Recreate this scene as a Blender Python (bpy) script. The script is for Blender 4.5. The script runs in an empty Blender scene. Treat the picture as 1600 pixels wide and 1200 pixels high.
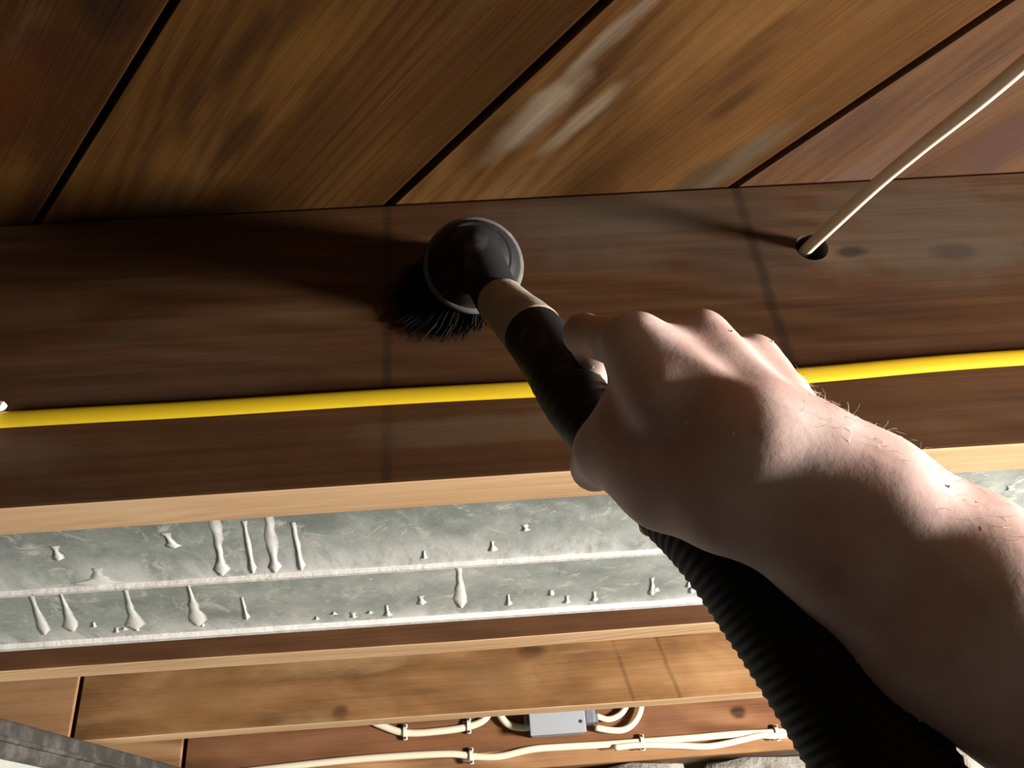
import bpy, bmesh, math, random
import numpy as np
from mathutils import Vector, Matrix

random.seed(7)
rng = np.random.default_rng(11)
SC = bpy.context.scene
COL = SC.collection

# ------------------------------------------------------------------ camera
CZ = 1.72                                   # height of the phone above the basement floor
CR = np.array([0.99776803, 0.00245432, -0.06673024])
CU = np.array([0.05878993, -0.50617365, 0.86042546])
CF = np.array([0.03166533, 0.86242809, 0.50518818])
FPX = 1379.28
cam_d = bpy.data.cameras.new('camera')
cam = bpy.data.objects.new('camera', cam_d)
COL.objects.link(cam)
cam.matrix_world = Matrix(((CR[0], CU[0], -CF[0], 0), (CR[1], CU[1], -CF[1], 0), (CR[2], CU[2], -CF[2], CZ), (0, 0, 0, 1)))
cam_d.sensor_width = 36
cam_d.lens = FPX / 1600 * 36
cam_d.clip_start = 0.02
SC.camera = cam

# ------------------------------------------------------------------ world, lamps, exposure
w = bpy.data.worlds.new('world'); SC.world = w
w.use_nodes = True
w.node_tree.nodes['Background'].inputs[0].default_value = (0.05, 0.05, 0.055, 1)
w.node_tree.nodes['Background'].inputs[1].default_value = 0.0


def lamp(name, loc, watts, col, radius):
    d = bpy.data.lights.new(name, 'POINT')
    d.energy = watts; d.color = col; d.shadow_soft_size = radius
    o = bpy.data.objects.new(name, d); COL.objects.link(o); o.location = loc
    return o


lamp('basement_bulb', (1.75, 0.25, CZ - 0.14), 510, (1.0, 0.94, 0.88), 0.17)
SC.view_settings.view_transform = 'Standard'
SC.view_settings.look = 'None'
SC.view_settings.gamma = 1
SC.view_settings.exposure = 0.0
SC.view_settings.use_curve_mapping = False

# ------------------------------------------------------------------ helpers


def V(x, y, z):
    """position measured from the phone -> world"""
    return Vector((x, y, z + CZ))


def at(px, py, Z):
    """sighting along a direction at distance Z in front of the phone"""
    d = CF + (px - 800) / FPX * CR - (py - 600) / FPX * CU
    d = d * Z
    return Vector((d[0], d[1], d[2] + CZ))


def mesh_obj(name, verts, faces, mat, parent=None, smooth=False, loc=None):
    me = bpy.data.meshes.new(name)
    me.from_pydata([tuple(v) for v in verts], [], faces)
    me.update()
    if smooth:
        me.polygons.foreach_set('use_smooth', [True] * len(me.polygons))
    o = bpy.data.objects.new(name, me)
    COL.objects.link(o)
    if mat: me.materials.append(mat)
    if parent: o.parent = parent
    if loc is not None: o.location = loc
    return o


def bm_obj(name, bm, mat, parent=None, smooth=False, loc=None):
    me = bpy.data.meshes.new(name)
    bmesh.ops.recalc_face_normals(bm, faces=bm.faces)
    bm.to_mesh(me); bm.free()
    if smooth:
        me.polygons.foreach_set('use_smooth', [True] * len(me.polygons))
    o = bpy.data.objects.new(name, me)
    COL.objects.link(o)
    if mat: me.materials.append(mat)
    if parent: o.parent = parent
    if loc is not None: o.location = loc
    return o


def empty(name, loc):
    o = bpy.data.objects.new(name, None); COL.objects.link(o); o.location = loc
    o.empty_display_size = 0.05
    return o


def tag(o, label, cat, group=None):
    o['label'] = label; o['category'] = cat
    if group: o['group'] = group
    return o


def structure(o):
    o['kind'] = 'structure'; return o


def box_bm(x0, x1, y0, y1, z0, z1, bev=0.0, seg=1, bm=None):
    own = bm is None
    b = bmesh.new()
    r = bmesh.ops.create_cube(b, size=1)
    for v in b.verts:
        v.co = Vector((x0 + (v.co.x + .5) * (x1 - x0), y0 + (v.co.y + .5) * (y1 - y0), z0 + (v.co.z + .5) * (z1 - z0)))
    if bev:
        bmesh.ops.bevel(b, geom=list(b.edges), offset=bev, segments=seg, affect='EDGES', profile=0.5)
    if own: return b
    me = bpy.data.meshes.new('t'); b.to_mesh(me); b.free(); bm.from_mesh(me); bpy.data.meshes.remove(me)
    return bm


def catmull(pts, n):
    P = [np.array(p, float) for p in pts]
    P = [2 * P[0] - P[1]] + P + [2 * P[-1] - P[-2]]
    out = []
    for i in range(1, len(P) - 2):
        for k in range(n):
            t = k / n
            a, b, c, d = P[i - 1], P[i], P[i + 1], P[i + 2]
            out.append(.5 * (2 * b + (c - a) * t + (2 * a - 5 * b + 4 * c - d) * t * t + (3 * b - a - 3 * c + d) * t ** 3))
    out.append(P[-2])
    return np.array(out)


def resample(path, step):
    d = np.r_[0, np.cumsum(np.linalg.norm(np.diff(path, axis=0), axis=1))]
    n = max(2, int(d[-1] / step) + 1)
    s = np.linspace(0, d[-1], n)
    return np.stack([np.interp(s, d, path[:, i]) for i in range(3)], 1), s


def sweep(path, rad, sides=16, flat=1.0, up=(0, 0, 1), cap=True):
    """tube along path; rad: array or number; flat: thickness / width, width lies along the up vector"""
    n = len(path)
    rad = np.broadcast_to(np.asarray(rad, float), (n,))
    T = np.gradient(path, axis=0); T /= np.linalg.norm(T, axis=1)[:, None]
    U = np.array(up, float)
    vs = []; fs = []
    for i in range(n):
        U = U - T[i] * (U @ T[i]); U /= np.linalg.norm(U)
        B = np.cross(T[i], U)
        for k in range(sides):
            a = 2 * math.pi * k / sides
            vs.append(path[i] + rad[i] * (math.cos(a) * U + flat * math.sin(a) * B))
    for i in range(n - 1):
        for k in range(sides):
            k2 = (k + 1) % sides
            fs.append((i * sides + k, i * sides + k2, (i + 1) * sides + k2, (i + 1) * sides + k))
    if cap:
        fs.append(tuple(range(sides))[::-1]); fs.append(tuple((n - 1) * sides + k for k in range(sides)))
    return vs, fs


def lathe(profile, axis, origin, sides=40):
    """profile: list of (radius, distance along axis)"""
    axis = Vector(axis).normalized()
    a = axis.orthogonal().normalized(); b = axis.cross(a)
    vs = []; fs = []
    for r, h in profile:
        for k in range(sides):
            t = 2 * math.pi * k / sides
            vs.append(Vector(origin) + axis * h + (a * math.cos(t) + b * math.sin(t)) * r)
    for i in range(len(profile) - 1):
        for k in range(sides):
            k2 = (k + 1) % sides
            fs.append((i * sides + k, i * sides + k2, (i + 1) * sides + k2, (i + 1) * sides + k))
    fs.append(tuple(range(sides))[::-1]); fs.append(tuple((len(profile) - 1) * sides + k for k in range(sides)))
    return vs, fs


# ------------------------------------------------------------------ materials
class NT:
    def __init__(s, name):
        s.m = bpy.data.materials.new(name); s.m.use_nodes = True
        s.t = s.m.node_tree; s.b = s.t.nodes['Principled BSDF']

    def n(s, kind, **kw):
        nd = s.t.nodes.new(kind)
        for k, v in kw.items(): setattr(nd, k, v)
        return nd

    def put(s, sock, v):
        if hasattr(v, 'is_output') or isinstance(v, bpy.types.NodeSocket): s.t.links.new(v, sock)
        elif v is not None: sock.default_value = v

    def math(s, op, a, b=None, c=None, clamp=False):
        nd = s.n('ShaderNodeMath', operation=op, use_clamp=clamp)
        s.put(nd.inputs[0], a); s.put(nd.inputs[1], b)
        if c is not None: s.put(nd.inputs[2], c)
        return nd.outputs[0]

    def noise(s, vec, scale, detail=3, rough=.55, dist=0.0):
        nd = s.n('ShaderNodeTexNoise')
        s.put(nd.inputs['Vector'], vec); nd.inputs['Scale'].default_value = scale
        nd.inputs['Detail'].default_value = detail; nd.inputs['Roughness'].default_value = rough
        nd.inputs['Distortion'].default_value = dist
        return nd.outputs[0]

    def map(s, vec, scale, loc=(0, 0, 0)):
        nd = s.n('ShaderNodeMapping'); s.put(nd.inputs[0], vec)
        nd.inputs['Scale'].default_value = scale; s.put(nd.inputs['Location'], loc)
        return nd.outputs[0]

    def obj(s, random_shift=True):
        tc = s.n('ShaderNodeTexCoord').outputs['Object']
        if not random_shift: return tc
        r = s.n('ShaderNodeObjectInfo').outputs['Random']
        k = s.math('MULTIPLY', r, 37.0)
        c = s.n('ShaderNodeCombineXYZ')
        for i in range(3): s.put(c.inputs[i], k)
        a = s.n('ShaderNodeVectorMath', operation='ADD'); s.put(a.inputs[0], tc); s.put(a.inputs[1], c.outputs[0])
        return a.outputs[0]

    def range(s, v, a, b, c=0., d=1.):
        nd = s.n('ShaderNodeMapRange', interpolation_type='SMOOTHSTEP')
        s.put(nd.inputs[0], v)
        for i, q in enumerate((a, b, c, d)): nd.inputs[i + 1].default_value = q
        return nd.outputs[0]

    def mix(s, f, a, b):
        nd = s.n('ShaderNodeMix', data_type='RGBA')
        s.put(nd.inputs[0], f)
        for i, q in ((6, a), (7, b)):
            s.put(nd.inputs[i], (*q, 1) if isinstance(q, tuple) and len(q) == 3 else q)
        return nd.outputs[2]

    def ramp(s, f, stops):
        nd = s.n('ShaderNodeValToRGB'); s.put(nd.inputs[0], f)
        e = nd.color_ramp.elements
        while len(e) < len(stops): e.new(.5)
        for q, (p, c) in zip(e, stops): q.position = p; q.color = (*c, 1)
        return nd.outputs[0]

    def bump(s, hgt, strength, dist):
        nd = s.n('ShaderNodeBump'); nd.inputs['Strength'].default_value = strength
        nd.inputs['Distance'].default_value = dist; s.put(nd.inputs['Height'], hgt)
        s.t.links.new(nd.outputs[0], s.b.inputs['Normal'])

    def done(s, col, rough, metal=0.0, spec=.3):
        s.put(s.b.inputs['Base Color'], (*col, 1) if isinstance(col, tuple) else col)
        s.put(s.b.inputs['Roughness'], rough); s.b.inputs['Metallic'].default_value = metal
        s.b.inputs['Specular IOR Level'].default_value = spec
        return s.m


def wood(name, dark, mid, light, ring=18, ring_amt=.35, blotch=.5, dust=None, dust_amt=0.0, spots=(), lines=(), rough=.85, shift=True, ends=None, stripes=None, streak_w=.6, fine_w=.25, fine_sc=(5, 260, 260)):
    """grain along local X. spots: (x, z, rx, rz, colour, strength) on the face; lines: (x at z=0, slope, half width, strength)"""
    s = NT(name)
    raw = s.n('ShaderNodeTexCoord').outputs['Object']
    co = s.obj(shift)
    streak = s.noise(s.map(co, (.7, 14, 14)), 1.5, 4, .6)
    fine = s.noise(s.map(co, fine_sc), 1.0, 3, .6)
    wv = s.n('ShaderNodeTexWave', wave_type='BANDS', bands_direction='DIAGONAL', wave_profile='SIN')
    s.put(wv.inputs['Vector'], s.map(co, (.16, 1, .9))); wv.inputs['Scale'].default_value = ring
    wv.inputs['Distortion'].default_value = 5; wv.inputs['Detail'].default_value = 2
    wv.inputs['Detail Scale'].default_value = .9
    wv2 = s.noise(s.map(co, (1.0, 3, 3)), 2.0, 2)
    ringv = s.math('MULTIPLY', s.math('SUBTRACT', wv.outputs['Fac'], .5), s.math('MULTIPLY', s.range(wv2, .4, .62), ring_amt))
    bl = s.noise(s.map(co, (2.2, 5, 5)), 2.4, 4, .6, .4)
    v = s.math('ADD', s.math('MULTIPLY', streak, streak_w), s.math('MULTIPLY', fine, fine_w))
    v = s.math('ADD', v, ringv)
    v = s.math('ADD', v, s.math('MULTIPLY', s.math('SUBTRACT', bl, .5), blotch))
    c = s.ramp(v, [(.18, dark), (.44, mid), (.72, light)])
    sep = s.n('ShaderNodeSeparateXYZ'); s.put(sep.inputs[0], raw)
    X, Y, Z = sep.outputs
    wob = s.math('SUBTRACT', s.noise(s.map(raw, (1, 1, 1)), 28, 3), .5)
    if dust:
        dn = s.noise(s.map(co, (1.6, 9, 9)), 2.0, 5, .65, .6)
        c = s.mix(s.math('MULTIPLY', s.range(dn, .5, .75), dust_amt), c, dust)
    if stripes:
        y0, y1, x0, x1, pitch, amt, cc = stripes
        ph = s.math('ADD', s.math('MULTIPLY', Y, 6.2832 / pitch), s.math('MULTIPLY', s.noise(s.map(raw, (.25, 1, 1)), 16, 2), 9.))
        f = s.range(s.math('SINE', ph), -.1, .9)
        f = s.math('MULTIPLY', f, s.math('MULTIPLY', s.range(Y, y0, y0 + .03), s.range(Y, y1 - .02, y1, 1, 0)))
        f = s.math('MULTIPLY', f, s.math('MULTIPLY', s.range(X, x0, x0 + .05), s.range(X, x1 - .06, x1, 1, 0)))
        f = s.math('MULTIPLY', f, s.range(s.noise(s.map(raw, (.6, 3, 1)), 7, 3), .3, .6, .3, 1.))
        c = s.mix(s.math('MULTIPLY', f, amt), c, cc)
    for (x, z, rx, rz, cc, st) in spots:
        dx = s.math('DIVIDE', s.math('SUBTRACT', X, x), rx)
        q = Z if ends is None else Y
        dz = s.math('DIVIDE', s.math('SUBTRACT', q, z), rz)
        d = s.math('SQRT', s.math('ADD', s.math('MULTIPLY', dx, dx), s.math('MULTIPLY', dz, dz)))
        d = s.math('ADD', d, s.math('MULTIPLY', wob, .9))
        f = s.math('MULTIPLY', s.range(d, .35, 1.15, st, 0.), s.range(streak, .38, .56, .55, 1.))
        c = s.mix(f, c, cc)
    for (x, sl, hw, st) in lines:
        d = s.math('SUBTRACT', X, s.math('ADD', x, s.math('MULTIPLY', Z, sl)))
        d = s.math('ABSOLUTE', s.math('ADD', d, s.math('MULTIPLY', wob, .006)))
        f = s.range(d, hw * .3, hw * 1.6, st, 0.)
        f = s.math('MULTIPLY', f, s.range(s.noise(s.map(raw, (1, 1, 1)), 16, 2), .3, .6, .45, 1.))
        c = s.mix(f, c, (.016, .011, .008))
    s.bump(s.math('ADD', s.math('MULTIPLY', fine, .6), ringv), .35, .002)
    return s.done(c, rough, 0, .07)


SUB = dict(dark=(.028, .0105, .0026), mid=(.060, .026, .0065), light=(.095, .044, .013))
M = {}
DUST = (.30, .22, .14)
BLK = (.008, .004, .0025); DBR = (.026, .010, .0026); LBR = (.085, .037, .0075)
PK = dict(ends=1, ring=42, ring_amt=.16, blotch=.7)
M['plank_a'] = wood('subfloor plank wood', dust=DUST, dust_amt=.2, **PK, **SUB)
M['plank_b'] = wood('subfloor plank wood plain', dust=DUST, dust_amt=.12, **PK, **SUB)
M['plank_k'] = wood('subfloor plank wood knotty dimmed', (.019, .0062, .0013), (.040, .0145, .0026), (.066, .028, .006), dust=DUST, dust_amt=.1, shift=False, **PK,  # knots are real; dark base also paints in light falling off leftward
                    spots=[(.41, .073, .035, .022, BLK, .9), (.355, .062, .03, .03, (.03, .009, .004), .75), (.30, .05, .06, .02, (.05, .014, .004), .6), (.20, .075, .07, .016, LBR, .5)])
M['plank_s'] = wood('subfloor plank wood striped dimmed', (.025, .0092, .0018), (.054, .022, .0042), (.085, .037, .008), dust=DUST, dust_amt=.07, shift=False, **PK,  # striped grain, base darkened as well for the dimmer left side
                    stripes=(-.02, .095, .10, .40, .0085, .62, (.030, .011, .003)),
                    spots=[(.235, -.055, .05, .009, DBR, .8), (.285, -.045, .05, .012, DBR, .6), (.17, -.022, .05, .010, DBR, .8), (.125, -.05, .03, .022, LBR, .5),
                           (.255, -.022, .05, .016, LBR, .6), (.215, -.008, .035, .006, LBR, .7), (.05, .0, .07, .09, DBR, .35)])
M['plank_d'] = wood('subfloor plank wood dusty', (.040, .0155, .004), (.090, .040, .0105), (.135, .066, .020), dust=DUST, dust_amt=.12, shift=False, **PK,
                    spots=[(.135, -.072, .06, .014, (.30, .24, .17), .75), (.16, -.045, .05, .008, (.27, .21, .14), .6), (.21, -.080, .07, .007, (.26, .2, .14), .6),
                           (.258, .012, .035, .006, DBR, .7), (.28, .0, .04, .006, DBR, .6), (.235, .03, .03, .008, DBR, .6), (.20, .082, .07, .014, (.075, .055, .034), .85),
                           (.17, .070, .045, .012, (.05, .03, .015), .8), (.10, -.085, .05, .02, DBR, .55), (.09, .05, .03, .02, DBR, .5)])
M['plank_c'] = wood('subfloor plank wood reddish', (.040, .018, .009), (.082, .040, .019), (.115, .061, .032), ring=50, ring_amt=.09,
                    blotch=.5, dust=(.10, .07, .07), dust_amt=.4, ends=1, shift=False,
                    spots=[(.16, .03, .06, .03, (.055, .028, .026), .7), (.10, -.08, .05, .02, (.05, .024, .017), .6)])
JD = dict(dark=(.036, .0155, .006), mid=(.084, .038, .016), light=(.145, .074, .036))


def concrete(name, a, b, sc=6, bump=.4):
    s = NT(name); co = s.obj(False)
    n1 = s.noise(co, sc, 6, .65); n2 = s.noise(co, sc * 9, 4, .6)
    c = s.ramp(s.math('ADD', s.math('MULTIPLY', n1, .7), s.math('MULTIPLY', n2, .3)), [(.3, a), (.7, b)])
    s.bump(n2, bump, .006)
    return s.done(c, .92, 0, .2)


M['floor'] = concrete('floor concrete', (.018, .016, .014), (.04, .037, .033), 3)
M['mortar'] = concrete('old lime mortar', (.05, .045, .036), (.10, .09, .075), 9)


def stone_mat():
    s = NT('foundation stone'); co = s.obj(True)
    n1 = s.noise(co, 14, 6, .7, .5); n2 = s.noise(co, 55, 4, .6)
    c = s.ramp(n1, [(.3, (.06, .055, .05)), (.45, (.24, .22, .19)), (.7, (.46, .43, .37))])
    s.bump(s.math('ADD', n1, s.math('MULTIPLY', n2, .4)), .8, .01)
    return s.done(c, .9, 0, .2)


M['stone'] = stone_mat()


def plain(name, col, rough, metal=0., dust=None, dsc=30, damt=.4, bump=0., spec=.4, lo=.45, hi=.75):
    s = NT(name); co = s.obj(False)
    n1 = s.noise(co, dsc, 5, .65)
    c = s.mix(s.math('MULTIPLY', s.range(n1, lo, hi), damt), col, dust) if dust else s.mix(s.math('MULTIPLY', n1, .3), col, tuple(q * .7 for q in col))
    if bump: s.bump(n1, bump, .002)
    return s.done(c, rough, metal, spec)


def galvanized(name):
    s = NT(name); co = s.obj(False)
    n1 = s.noise(co, 26, 6, .7, .3); n2 = s.noise(co, 7, 4, .6); n3 = s.noise(co, 110, 3, .6)
    v = s.math('ADD', s.math('MULTIPLY', n1, .6), s.math('MULTIPLY', n2, .4))
    c = s.ramp(v, [(.33, (.24, .27, .24)), (.5, (.40, .44, .40)), (.66, (.58, .61, .56))])
    sp = s.n('ShaderNodeSeparateXYZ'); s.put(sp.inputs[0], co); Y = sp.outputs[1]
    n4 = s.noise(s.map(co, (1, .35, .35)), 34, 5, .7, .2); n5 = s.noise(co, 9, 3)
    for ya, yb in ((-.066, -.026), (.060, .094)):
        e = s.range(s.math('ADD', Y, s.math('MULTIPLY', s.math('SUBTRACT', n5, .5), .06)), ya, yb)
        e = s.math('MULTIPLY', e, s.math('LESS_THAN', Y, yb + .006))
        e = s.math('MULTIPLY', e, s.range(n4, .3, .62))
        c = s.mix(e, c, (.84, .84, .80))
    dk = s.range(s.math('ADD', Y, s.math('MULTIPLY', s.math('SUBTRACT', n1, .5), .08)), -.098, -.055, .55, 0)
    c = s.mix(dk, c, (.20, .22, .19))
    d = s.noise(co, 40, 5, .75, 1.0)
    c = s.mix(s.range(d, .54, .66, 0, .75), c, (.74, .73, .64))
    s.bump(s.math('ADD', n1, s.math('MULTIPLY', n3, .3)), .25, .002)
    return s.done(c, .6, .25, .4)


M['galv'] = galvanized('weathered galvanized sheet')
M['scale'] = plain('white mineral scale', (.86, .84, .79), .9, dust=(.66, .67, .63), dsc=60, damt=.6, bump=.5)
M['darksteel'] = plain('dull dark steel', (.055, .052, .047), .6, .2, dust=(.20, .19, .17), dsc=22, damt=.7, bump=.2)
M['trunk'] = plain('pale galvanized trunk', (.50, .54, .50), .5, .3, dust=(.64, .66, .6), dsc=12, damt=.6)
M['yellow'] = plain('yellow cable jacket', (.86, .60, .02), .38, dust=(.7, .46, .05), dsc=70, damt=.25)
M['cream'] = plain('cream cable jacket', (.78, .71, .53), .45, dust=(.66, .58, .42), dsc=60, damt=.3)
M['staple'] = plain('off white plastic staple', (.80, .77, .70), .5)
M['boxgrey'] = plain('grey junction box plastic', (.36, .38, .40), .45)
M['boxdark'] = plain('dark grey clamp', (.15, .16, .18), .5, dust=(.3, .31, .33), dsc=40, damt=.6)
M['black'] = plain('black hose rubber', (.009, .009, .010), .6, dust=(.03, .028, .026), dsc=45, damt=.5, bump=.1, spec=.2)
M['blackdusty'] = plain('dusty black plastic', (.014, .014, .015), .55, dust=(.15, .13, .11), dsc=30, damt=.6, lo=.48, hi=.75, spec=.2)
M['rim'] = plain('dust covered rim', (.10, .095, .085), .8, dust=(.30, .27, .23), dsc=50, damt=.8)
M['collar'] = plain('dusty cream plastic collar', (.40, .34, .265), .85, dust=(.20, .165, .125), dsc=55, damt=.8, bump=.3)
M['bristle'] = plain('black bristle', (.007, .007, .007), .85, spec=.08)
M['hair'] = plain('pale arm hair', (.75, .65, .55), .6)
M['speck'] = plain('white dust speck', (.85, .85, .86), .8)
M['sleeve'] = plain('dark shirt cotton', (.05, .055, .07), .95)
M['hole'] = plain('shade-dark wood', (.03, .018, .01), .9)  # wood darkened so the walls of the bore read as shaded


def skin():
    s = NT('skin'); co = s.obj(False)
    n1 = s.noise(co, 22, 4, .6); n2 = s.noise(co, 95, 4, .65); n3 = s.noise(co, 420, 2, .6)
    c = s.ramp(n1, [(.3, (.52, .325, .275)), (.5, (.66, .465, .41)), (.7, (.78, .62, .57))])
    c = s.mix(s.math('MULTIPLY', s.range(n2, .5, .75), .2), c, (.50, .28, .23))
    s.bump(s.math('ADD', s.math('MULTIPLY', n2, .8), s.math('MULTIPLY', n3, .15)), .22, .0012)
    s.b.inputs['Subsurface Weight'].default_value = .0
    return s.done(c, .58, 0, .35)


M['skin'] = skin()

# ------------------------------------------------------------------ room shell
JY = 0.5269        # front face of the near joist
JB = 0.2392        # underside of the joists above the phone
JH = 0.24          # joist depth
JT = 0.0445        # joist thickness
SP = 0.406         # joist spacing
RX0, RX1, RY0, RY1 = -2.9, 3.3, -2.4, 1.80

structure(bm_obj('floor', box_bm(RX0 - .2, RX1 + .2, RY0 - .2, RY1 + .4, -.12, 0), M['floor']))
structure(bm_obj('wall_left', box_bm(RX0 - .2, RX0, RY0 - .2, RY1 + .4, 0, CZ + JB + JH + .05), M['mortar']))
structure(bm_obj('wall_right', box_bm(RX1, RX1 + .2, RY0 - .2, RY1 + .4, 0, CZ + JB + JH + .05), M['mortar']))
structure(bm_obj('wall_front', box_bm(RX0, RX1, RY0 - .2, RY0, 0, CZ + JB + JH + .05), M['mortar']))
SILLZ = JB - .030
wall = structure(bm_obj('wall_back', box_bm(RX0, RX1, RY1, RY1 + .4, 0, CZ + SILLZ), M['mortar']))


def stone_mesh(wd, ht, k):
    r = random.Random(k)
    bm = bmesh.new(); bmesh.ops.create_cube(bm, size=1)
    bmesh.ops.subdivide_edges(bm, edges=list(bm.edges), cuts=2, use_grid_fill=True)
    for v in bm.verts:
        c = v.co
        q = 1 - .16 * (abs(c.x * 2) ** 3 * abs(c.z * 2) ** 3)
        v.co = Vector((c.x * wd * q + r.uniform(-.008, .008), c.y * .09 + r.uniform(-.009, .009), c.z * ht * q + r.uniform(-.007, .007)))
    me = bpy.data.meshes.new('stone'); bm.to_mesh(me); bm.free(); me.materials.append(M['stone'])
    me.polygons.foreach_set('use_smooth', [True] * len(me.polygons))
    return me


stones = [stone_mesh(wd, ht, i) for i, (wd, ht) in enumerate([(.20, .125), (.26, .125), (.15, .125), (.31, .125), (.23, .125), (.18, .125)])]
SW = [.20, .26, .15, .31, .23, .18]
z = CZ + SILLZ - .066; row = 0
while z > CZ - 0.75:
    x = -1.6 + (row % 2) * .09
    while x < 2.2:
        k = random.randrange(6)
        o = bpy.data.objects.new('stone', stones[k]); COL.objects.link(o)
        o.parent = wall; o.location = (x + SW[k] / 2, RY1 - .012 + random.uniform(-.01, .01), z + random.uniform(-.006, .002))
        o.rotation_euler = (0, random.uniform(-.03, .03), math.pi * random.randrange(2))
        x += SW[k] + .016
    z -= .14; row += 1

# ceiling: finished floor above, with the diagonal subfloor planks as its pieces
PZ = JB + JH
ceiling = structure(bm_obj('ceiling', box_bm(RX0 - .2, RX1 + .2, RY0 - .2, RY1 + .4, CZ + PZ + .0225, CZ + PZ + .06), M['hole']))
PHI = 0.8413
PW = 0.2742


def clip_poly(poly, fn):
    out = []
    for i in range(len(poly)):
        a, b = poly[i], poly[(i + 1) % len(poly)]
        fa, fb = fn(a), fn(b)
        if fa >= 0: out.append(a)
        if fa * fb < 0:
            t = fa / (fa - fb); out.append((a[0] + t * (b[0] - a[0]), a[1] + t * (b[1] - a[1])))
    return out


dv = np.array([math.cos(PHI), -math.sin(PHI)])
nv = np.array([math.sin(PHI), math.cos(PHI)])          # across the planks, towards +x
gaps = {0: .0042, 1: .0055, 2: .0045}
for i in range(-16, 22):
    xa = -.3393 + i * PW; xb = xa + PW
    wv_ = PW * math.sin(PHI)
    g0 = gaps.get(i, .005) / 2; g1 = gaps.get(i + 1, .005) / 2
    A = np.array([xa, JY])
    quad = [A + nv * g0 - dv * 6, A + nv * g0 + dv * 6, A + nv * (wv_ - g1) + dv * 6, A + nv * (wv_ - g1) - dv * 6]
    poly = [tuple(q) for q in quad]
    for fn in (lambda p: p[0] - RX0, lambda p: RX1 - p[0], lambda p: p[1] - RY0, lambda p: RY1 + .15 - p[1]):
        poly = clip_poly(poly, fn) if len(poly) > 2 else poly
    if len(poly) < 3: continue
    ctr = A + nv * wv_ / 2
    bm = bmesh.new()
    loc = [((p[0] - ctr[0]) * dv[0] + (p[1] - ctr[1]) * dv[1], (p[0] - ctr[0]) * nv[0] + (p[1] - ctr[1]) * nv[1]) for p in poly]
    vb = [bm.verts.new((a, b, 0)) for a, b in loc]; vt = [bm.verts.new((a, b, .022)) for a, b in loc]
    n = len(loc)
    bm.faces.new(vb); bm.faces.new(vt[::-1])
    for k in range(n): bm.faces.new((vb[k], vt[k], vt[(k + 1) % n], vb[(k + 1) % n]))
    bmesh.ops.bevel(bm, geom=[e for e in bm.edges if all(abs(v.co.z) < 1e-6 for v in e.verts)], offset=.0012, segments=1, affect='EDGES')
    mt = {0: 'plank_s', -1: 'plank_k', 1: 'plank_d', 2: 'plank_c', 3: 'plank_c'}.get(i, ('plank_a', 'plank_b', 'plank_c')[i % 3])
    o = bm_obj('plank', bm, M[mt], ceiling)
    o.location = (ctr[0], ctr[1], CZ + PZ + random.uniform(0, .0006))
    o.rotation_euler = (0, 0, math.atan2(dv[1], dv[0]))

# ------------------------------------------------------------------ joists


def joist(y, x0, x1, mat, label, zb=JB, hgt=JH):
    bm = box_bm(x0, x1, 0, JT, 0, hgt - .0008, .0022, 2)
    bmesh.ops.subdivide_edges(bm, edges=[e for e in bm.edges if abs(e.verts[0].co.x - e.verts[1].co.x) > .5], cuts=12)
    for v in bm.verts:                                   # slightly wavering sawn arris
        if v.co.z < .01: v.co.z += .0012 * math.sin(v.co.x * 9 + y * 40); 
    o = bm_obj('floor_joist', bm, mat, None, False, V(0, y, zb))
    return tag(o, label, 'joist', None)


BROWNK = (.018, .009, .005)
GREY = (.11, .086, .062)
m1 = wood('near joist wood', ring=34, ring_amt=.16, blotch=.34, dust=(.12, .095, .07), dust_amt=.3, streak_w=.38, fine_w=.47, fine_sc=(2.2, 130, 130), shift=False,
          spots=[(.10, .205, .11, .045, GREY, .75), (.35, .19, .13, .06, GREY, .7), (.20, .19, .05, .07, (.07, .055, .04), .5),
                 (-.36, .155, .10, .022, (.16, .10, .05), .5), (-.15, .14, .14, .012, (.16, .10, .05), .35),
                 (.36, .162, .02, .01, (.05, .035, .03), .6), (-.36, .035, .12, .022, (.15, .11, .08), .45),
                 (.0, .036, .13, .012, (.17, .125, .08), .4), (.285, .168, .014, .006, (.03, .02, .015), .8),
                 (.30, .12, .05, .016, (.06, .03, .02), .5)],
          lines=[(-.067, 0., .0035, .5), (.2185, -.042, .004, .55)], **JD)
m2 = wood('second joist wood', (.05, .022, .01), (.12, .055, .025), (.2, .1, .05), ring=22, ring_amt=.3, shift=False)
m3 = wood('third joist wood', (.10, .047, .017), (.235, .118, .047), (.37, .21, .095), ring=14, ring_amt=.2, blotch=.8, dust=(.50, .36, .19), dust_amt=.4,
          shift=False, spots=[(.045, .082, .03, .016, BROWNK, .9), (.0, .085, .05, .03, (.11, .05, .02), .6), (-.02, .05, .06, .03, (.20, .115, .055), .5),
                              (-.235, .013, .014, .011, (.05, .022, .010), .85), (-.45, .05, .13, .05, (.22, .12, .045), .4)],
          lines=[(.258, -.25, .003, .42), (.19, -.22, .003, .36)])
m4 = wood('fourth joist wood', (.09, .038, .018), (.20, .09, .042), (.31, .16, .082), ring=16, ring_amt=.3, blotch=.4, shift=False,
          spots=[(.44, .04, .018, .014, BROWNK, .85), (.30, .03, .05, .05, (.13, .05, .03), .5)])
mlap = wood('lapped joist wood', (.20, .10, .045), (.38, .21, .10), (.52, .32, .17), ring=16, ring_amt=.25, blotch=.4)
# pale undersides: own slat on the edge of each joist is the same timber, so a lighter arris face material
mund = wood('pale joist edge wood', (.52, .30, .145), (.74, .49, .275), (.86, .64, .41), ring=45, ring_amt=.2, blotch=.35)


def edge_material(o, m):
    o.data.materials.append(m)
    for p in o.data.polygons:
        if p.normal.z < -.5: p.material_index = 1


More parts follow.
